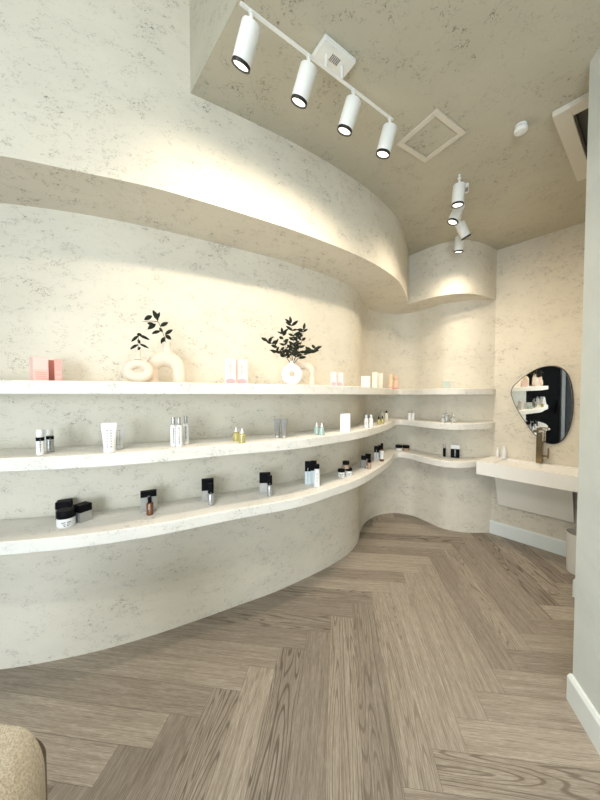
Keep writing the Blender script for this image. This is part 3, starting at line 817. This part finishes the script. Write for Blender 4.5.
for x0_, x1_ in ((.075, .665),):
    c = [(x0_, hi_[0], hi_[1]), (x1_, hi_[0], hi_[1]), (x1_, lo_[0], lo_[1]), (x0_, lo_[0], lo_[1])]
    a = [bm.verts.new(q) for q in c]; b = [bm.verts.new((q[0], q[1] - .014, q[2])) for q in c]
    bm.faces.new(a); bm.faces.new(b[::-1])
    for i in range(4): bm.faces.new((a[i], a[(i + 1) % 4], b[(i + 1) % 4], b[i]))
mw_obj('knee_panel', bm, PANEL, root)
bm = bmesh.new(); b_box(bm, (.745, .07, .51), (.10, .02, .35), .003); tag(mw_obj('shade_plate', bm, OLIVE_SHADE, root), 'dark olive shade plate')  # dark plate whose colour stands in for the shade behind the knee panel

# mirror: egg outline measured on the wall
def on_mw(x, y):
    d = ray(x, y); o = Vector((0, 0, CAM_H))
    nn = Vector((MN.x, MN.y, 0)); c0 = Vector((CORNER.x, CORNER.y, 0))
    t = (c0 - o).dot(nn) / d.dot(nn); q = o + d * t
    return ((q - c0).dot(Vector((MS.x, MS.y, 0))), q.z)
OUT = [(511, 393), (513.5, 401), (519, 412), (526, 423), (533.5, 433), (542, 440.5), (551, 444), (559, 443), (566, 436.5), (571, 425), (573.6, 410), (573.4, 394), (571, 380), (566, 371),
       (558, 366.3), (548, 366), (538, 368.5), (528, 374), (519, 381), (513, 387)]
pts = spline([Vector(on_mw(*q)) for q in OUT + OUT[:1]], 5)[:-1]
ctr = sum(pts, Vector((0, 0))) / len(pts)
root = thing('wall_mirror_egg', 'egg shaped frameless mirror on the wall above the washbasin', 'mirror', mw(ctr.x, .012, ctr.y)); root.name = 'egg_mirror'
Minv = Matrix.Translation(root.location).inverted()
def outline_solid(pts, n0, n1, k0=1, k1=1):
    bm = bmesh.new()
    a = [bm.verts.new((ctr.x + (q.x - ctr.x) * k0, n0, ctr.y + (q.y - ctr.y) * k0)) for q in pts]
    b = [bm.verts.new((ctr.x + (q.x - ctr.x) * k1, n1, ctr.y + (q.y - ctr.y) * k1)) for q in pts]
    n = len(pts)
    for i in range(n): bm.faces.new((a[i], a[(i + 1) % n], b[(i + 1) % n], b[i]))
    bm.faces.new(a[::-1]); bm.faces.new(b)
    return bm
mw_obj('backing', outline_solid(pts, .001, .012), MIRROR_E, root)
gm = mw_obj('mirror_glass', outline_solid(pts, .0, .003, .978, .976), MIRROR_M, root)
gm.matrix_basis = Matrix.Translation((MN.x * .020, MN.y * .020, 0)) @ Matrix.Rotation(R(-1.9), 4, 'Z') @ Matrix.Rotation(R(.85), 4, Vector((MS.x, MS.y, 0)))

# tap
fs, _ = on_mw(539.3, 462)
root = thing('basin_tap', 'tall square bronze tap standing on the vanity before the mirror', 'tap', mw(fs + .012, .05, ZV + .0005))
Minv = Matrix.Translation(root.location).inverted()
x = fs + .012; z0 = ZV + .0005
bm = bmesh.new(); b_box(bm, (x, .05, z0 + .165), (.046, .046, .33), .003); mw_obj('column', bm, BRONZE, root)
bm = bmesh.new(); b_box(bm, (x, .125, z0 + .305), (.044, .12, .022), .003); mw_obj('spout', bm, BRONZE, root)
bm = bmesh.new(); b_box(bm, (x + .042, .05, z0 + .07), (.038, .018, .018), .003); b_box(bm, (x + .064, .05, z0 + .10), (.01, .022, .10), .003); mw_obj('lever', bm, BRONZE, root)

# two white soap pumps at the left end of the vanity
for (px_, h, r, lab) in ((496.4, .10, .016, 'smaller white bottle in the corner at the left end of the vanity'), (502.3, .135, .024, 'larger white pump bottle at the left end of the vanity')):
    d = on_mw(px_, 455)[0]
    p = mw(d + (.022 if px_ < 500 else .035), .06 if px_ > 500 else .035, ZV + .0005)
    t = thing('soap_bottle', lab, 'bottle', p, face_cam(p))
    bm = bmesh.new(); b_lathe(bm, [(r * .92, 0), (r, .004), (r, h * .55), (r * .85, h * .66), (r * .42, h * .76), (r * .42, h * .8)], 24); link('body', bm, WHITE, t, True)
    bm = bmesh.new(); b_lathe(bm, [(r * .5, 0), (r * .5, h * .1), (r * .25, h * .11), (r * .25, h * .2)], 18, (0, 0, h * .8)); link('pump', bm, WHITE, t, True)

# round bin under the vanity
p = Vector((2.302, 2.462, .0005))
t = thing('waste_bin', 'off white round waste bin under the right end of the vanity', 'bin', p)
bm = bmesh.new(); b_lathe(bm, [(.098, 0), (.104, .004), (.112, .32), (.108, .322), (.10, .02), (.02, .018)], 40); link('body', bm, BIN, t, True)
bm = bmesh.new(); b_tube(bm, [(.111 * cos(2 * pi * k / 40), .111 * sin(2 * pi * k / 40), .322) for k in range(40)], .004, 8, True); link('rim', bm, BIN, t, True)

# ------------------------------------------------------------------ ceiling fittings
SPOTS = []
def spot_head(name, label, stem_top, tilt_dir, tilt, group, z_track):
    """cylinder spot hanging from a track by a short stem; tilt_dir plan direction"""
    t = thing(name, label, 'ceiling light', stem_top, 0, group)
    bm = bmesh.new(); b_lathe(bm, [(.006, -.045), (.006, 0)], 12); link('stem', bm, LAMP_W, t, True)
    bm = bmesh.new(); b_lathe(bm, [(.011, -.005), (.011, .0)], 14); link('stem_foot', bm, LAMP_W, t, True)
    ax = Vector((-tilt_dir.y, tilt_dir.x, 0)).normalized()
    M = Matrix.Translation((0, 0, -.045)) @ Matrix.Rotation(-tilt, 4, ax)
    r, ln = .0365, .122
    bm = bmesh.new(); b_lathe(bm, [(r * .93, .004), (r, 0), (r, -ln + .012), (r * .99, -ln + .011)], 32, M=M); link('can', bm, LAMP_W, t, True)
    bm = bmesh.new(); b_lathe(bm, [(r * .99, -ln + .0115), (r * 1.0, -ln), (r * .84, -ln), (r * .80, -ln + .010)], 32, M=M); link('lamp_ring', bm, LAMP_BLACK, t, True)
    bm = bmesh.new(); b_lathe(bm, [(r * .78, -ln + .0095), (r * .78, -ln + .004)], 28, M=M); link('lens', bm, LENS, t, True)
    pos = Vector(stem_top) + (M @ Vector((0, 0, -ln - .006)))
    d = (M.to_3x3() @ Vector((0, 0, -1))).normalized()
    SPOTS.append((pos, d, name))
    return t

def track(label, a, b, z, driver, group):
    drv = Vector(driver[:2]); tdx = (b - a).normalized(); off = drv - (a + b) / 2
    driver = (off.dot(tdx), off.dot(Vector((-tdx.y, tdx.x))), *driver[2:])
    """slim white bar, driver box on the ceiling above it, two pegs"""
    t = thing('light_track', label, 'light track', ((a.x + b.x) / 2, (a.y + b.y) / 2, z), atan2((b - a).y, (b - a).x), group)
    L = (b - a).length
    bm = bmesh.new(); b_box(bm, (0, 0, .004), (L, .013, .008), .002); link('track_bar', bm, LAMP_W, t)
    dx, dy, w, d, h = driver
    bm = bmesh.new(); b_box(bm, (dx, dy, Z_CEIL - z - h / 2 - .0005), (w, d, h), .004); bx = link('driver_box', bm, LAMP_W, t)
    bm = bmesh.new()
    for k in range(6): b_box(bm, (dx - .02 + .008 * k, dy - .005, Z_CEIL - z - h - .001), (.004, .03, .001))
    link('vent_slots', bm, DARKGREY, bx)
    for k in (-.045, .045):
        bm = bmesh.new(); b_lathe(bm, [(.006, .008), (.006, Z_CEIL - z - h)], 12, (dx + k, 0, 0)); link('peg', bm, LAMP_W, t, True)
    return t

ZT = 2.845
ta = at(240, 4, ZT); tb = at(393, 121, ZT)
a2, b2 = Vector((ta.x, ta.y)), Vector((tb.x, tb.y))
td = (b2 - a2).normalized(); tn = Vector((-td.y, td.x))
track('long white track bar carrying four spots, at the ceiling step', a2, b2, ZT, (.148, 1.392, .175, .098, .020), 'light tracks')
for x, tilt, txt in ((253.2, 31, 'nearest spot on the long track, leaning most towards the wall'), (308.5, 27, 'second spot along the long track, beside the driver box'), (352, 24, 'third spot on the long track, beyond the driver box'), (387.5, 18, 'last spot on the long track, by the access hatch')):
    # point of the bar under this image column
    k = (x - 300) / F_PX
    s = (k * a2.y - a2.x) / (td.x - k * td.y)
    q = a2 + td * s
    spot_head('track_spotlight', 'white cylinder ' + txt, (q.x, q.y, ZT), (tn * .9 - td * .25).normalized(), R(tilt), 'track spotlights', ZT)
q0_, q1_ = Vector((1.012, 2.0)), Vector((1.385, 2.71))
track('short white track bar running towards the wavy bulkhead', q0_, q1_, ZT, (1.175, 2.24, .10, .05, .02), 'light tracks')
for k, tdir, tilt, txt in ((.04, Vector((-.3, .6)), 5, 'nearest spot on the far track, hanging straight'), (.34, Vector((-1, .2)), 22, 'second spot on the far track, leaning left'),
                          (.66, Vector((.85, .15)), 30, 'third spot on the far track, leaning right'), (.95, Vector((.0, 1)), 10, 'last spot on the far track, next to the wavy bulkhead')):
    q = q0_ + (q1_ - q0_) * k
    spot_head('track_spotlight', 'white cylinder ' + txt, (q.x, q.y, ZT), tdir.normalized(), R(tilt), 'track spotlights', ZT)

# access hatch
def plan_mat(c, e, z):
    return Matrix(((e.x, -e.y, 0, c.x), (e.y, e.x, 0, c.y), (0, 0, 1, z), (0, 0, 0, 1)))
hc = at(430.5, 137.5, Z_CEIL); ang = atan2(.147, .233)
t = thing('access_hatch', 'square white access hatch flush in the ceiling beside the long track', 'hatch', (hc.x, hc.y, Z_CEIL), ang)
bm = bmesh.new()
for sx, sy, w, d in ((0, .117, .268, .032), (0, -.117, .268, .032), (.118, 0, .032, .2018), (-.118, 0, .032, .2018)): b_box(bm, (sx, sy, -.005), (w, d, .009), .002)
link('hatch_frame', bm, BEIGE, t)
bm = bmesh.new(); b_box(bm, (0, 0, -.003), (.198, .196, .005), .001); link('hatch_door', bm, PLASTER_C, t)
# smoke detector
sp = at(521, 129, Z_CEIL - .02)
t = thing('smoke_detector', 'small round white smoke detector on the ceiling', 'smoke detector', (sp.x, sp.y, Z_CEIL)); t.scale = (.8, .8, .95)
bm = bmesh.new(); b_lathe(bm, [(.036, 0), (.036, -.012)], 28, (0, 0, -.0004)); link('base', bm, LAMP_W, t, True)
bm = bmesh.new(); b_lathe(bm, [(.032, -.0125), (.033, -.018)], 28); link('gap_ring', bm, DARKGREY, t, True)
bm = bmesh.new(); b_lathe(bm, [(.040, -.0182), (.041, -.032), (.034, -.040), (.012, -.042)], 28); link('cover', bm, LAMP_W, t, True)
# air grille over the alcove
K = Vector((1.318, 1.655)); e1, e2 = E1, E2
gc = K + e1 * .26 + e2 * .375
t = thing('ceiling_air_grille', 'white framed air grille in the ceiling by the right partition', 'grille', (gc.x, gc.y, Z_CEIL), atan2(e1.y, e1.x))
bm = bmesh.new(); wx, wy, fb = .52, .75, .072
for c, s in (((-(wx - fb) / 2, 0), (fb, wy)), (((wx - fb) / 2, 0), (fb, wy)), ((0, -(wy - fb) / 2), (wx - 2 * fb - .0008, fb)), ((0, (wy - fb) / 2), (wx - 2 * fb - .0008, fb))):
    b_box(bm, (c[0], c[1], -.0155), (s[0], s[1], .030), .002)
link('grille_frame', bm, BEIGE, t)
bm = bmesh.new(); b_box(bm, (0, 0, -.003), (wx - 2 * fb - .004, wy - 2 * fb - .004, .004)); link('filter', bm, VOID, t)  # flat sheet, its dark colour stands in for the unlit duct opening
bm = bmesh.new(); b_box(bm, (-(wx - 2 * fb) / 2 + .006, 0, -.016), (.010, wy - 2 * fb - .006, .022)); link('dark_seal', bm, LAMP_BLACK, t)

# ------------------------------------------------------------------ lounge chair at the lower left
def rounded_slab(w, h, t, r, n=10):
    """upright slab (x,z outline with rounded top corners), thickness along y"""
    out = [(-w / 2, 0)] + [(-w / 2 + r - r * cos(pi / 2 * k / n), h - r + r * sin(pi / 2 * k / n)) for k in range(n + 1)] + [(w / 2 - r + r * sin(pi / 2 * k / n), h - r + r * cos(pi / 2 * k / n)) for k in range(n + 1)] + [(w / 2, 0)]
    bm = bmesh.new()
    a = [bm.verts.new((x, -t / 2, z)) for x, z in out]; b = [bm.verts.new((x, t / 2, z)) for x, z in out]
    bm.faces.new(a); bm.faces.new(b[::-1]); m = len(out)
    for i in range(m): bm.faces.new((a[i], b[i], b[(i + 1) % m], a[(i + 1) % m]))
    return bm
crz = R(-7)
cq = at(44, 730, .72)                      # rear top right corner of the backrest
CH = Vector((cq.x, cq.y, 0)) - Matrix.Rotation(crz, 3, 'Z') @ Vector((.225, .065, 0))
t = thing('lounge_chair', 'beige boucle lounge chair with dark wood shell, lower left corner', 'chair', CH, crz)
def wedge(wf, wr, h, t_, r, y, z):
    bm = rounded_slab(2 * wf, h, t_, r, 10)
    k = wr / wf
    for v in bm.verts:
        if v.co.y > 0: v.co.x *= k
    bmesh.ops.translate(bm, vec=(0, y, z), verts=bm.verts)
    return bm
bm = wedge(.34, .225, .40, .14, .09, -.005, .32)
bmesh.ops.bevel(bm, geom=[e for e in bm.edges if abs(e.verts[0].co.y - e.verts[1].co.y) < 1e-5 and e.verts[0].co.y < .02], offset=.02, segments=4, affect='EDGES')
link('backrest', bm, BOUCLE, t, True)
bm = wedge(.222, .208, .375, .018, .035, .0755, .30); tag(link('back_shell', bm, SHELL, t, True), 'dark brown wood shell')
bm = bmesh.new(); b_box(bm, (0, -.265, .37), (.58, .48, .14), .045, seg=4); link('seat', bm, BOUCLE, t, True)
bm = bmesh.new(); b_box(bm, (0, -.22, .285), (.54, .50, .03), .006); link('seat_frame', bm, SHELL, t)
for sx in (-.23, .23):
    for sy in (-.42, .0):
        bm = bmesh.new(); b_lathe(bm, [(.012, .0005), (.019, .27)], 16, (sx, sy, 0)); link('leg', bm, SHELL, t, True)

# ------------------------------------------------------------------ light
def area(name, loc, rot, sx, sy, power, col):
    l = bpy.data.lights.new(name, 'AREA'); l.shape = 'RECTANGLE'; l.size = sx; l.size_y = sy; l.energy = power; l.color = col
    o = bpy.data.objects.new(name, l); COL.objects.link(o); o.location = loc; o.rotation_euler = rot; return o
DAY = (.80, .91, 1.0)
area('daylight_front', (-1.05, YR - .35, 1.3), (pi / 2, 0, 0), 2.1, 2.0, 190, DAY)
area('daylight_left', (XL - .4, -1.5, 1.3), (pi / 2, 0, -pi / 2), 1.7, 2.0, 80, DAY)
WARM = (1.0, .85, .66)
for i, (pos, d, nm) in enumerate(SPOTS):
    l = bpy.data.lights.new('spot_beam', 'SPOT'); l.energy = (13.5, 13.5, 14.5, 15.5, 17, 20, 30, 23)[i]; l.color = WARM
    l.spot_size = R(152); l.spot_blend = 1.0; l.shadow_soft_size = .022
    o = bpy.data.objects.new('spot_beam', l); COL.objects.link(o); o.location = pos
    o.rotation_euler = d.to_track_quat('-Z', 'Y').to_euler()

w = bpy.data.worlds.new('world'); sc.world = w; w.use_nodes = True
n = w.node_tree; n.nodes.clear()
o = n.nodes.new('ShaderNodeOutputWorld'); bg = n.nodes.new('ShaderNodeBackground'); sky = n.nodes.new('ShaderNodeTexSky')
sky.sky_type = 'NISHITA'; sky.sun_disc = False; sky.sun_elevation = R(35); sky.sun_rotation = R(120)
bg.inputs[1].default_value = .12
n.links.new(sky.outputs[0], bg.inputs[0]); n.links.new(bg.outputs[0], o.inputs[0])

# unseen third track added as fill light, spots towards the shelves, floor and washbasin
def fill_spot(label, loc, target, power, ang):
    t_dir = (Vector(target) - Vector(loc))
    td_ = Vector((t_dir.x, t_dir.y)).normalized(); tilt = atan2(Vector((t_dir.x, t_dir.y)).length, -t_dir.z)
    spot_head('track_spotlight', label, loc, td_, tilt, 'added fill spotlights', loc[2])
    pos, d, _ = SPOTS[-1]
    l = bpy.data.lights.new('spot_beam', 'SPOT'); l.energy = power; l.color = (1, .96, .90)
    l.spot_size = R(ang); l.spot_blend = .6; l.shadow_soft_size = .06
    o = bpy.data.objects.new('spot_beam', l); COL.objects.link(o); o.location = pos; o.rotation_euler = d.to_track_quat('-Z', 'Y').to_euler()
ze = Z_HIGH - .06
bar = thing('light_track', 'added white track bar out of view on the high ceiling, carrying fill spots', 'light track', (-.85, -.55, ze))
bm = bmesh.new(); b_box(bm, (0, 0, .031), (1.5, .03, .058), .002); link('track_bar', bm, LAMP_W, bar)
fill_spot('added white cylinder fill spot out of view turned to the washbasin', (-1.35, -.55, ze), (2.1, 2.6, .5), 100, 44)
fill_spot('added white cylinder fill spot out of view turned to the low shelves', (-.95, -.55, ze), (-.2, 1.9, .2), 85, 58)
fill_spot('added white cylinder fill spot out of view turned to the floor', (-.35, -.55, ze), (.55, 1.6, 0), 70, 62)

vs = sc.view_settings
vs.view_transform = 'Standard'; vs.look = 'None'; vs.gamma = 1.0; vs.exposure = 0.0
vs.use_curve_mapping = False
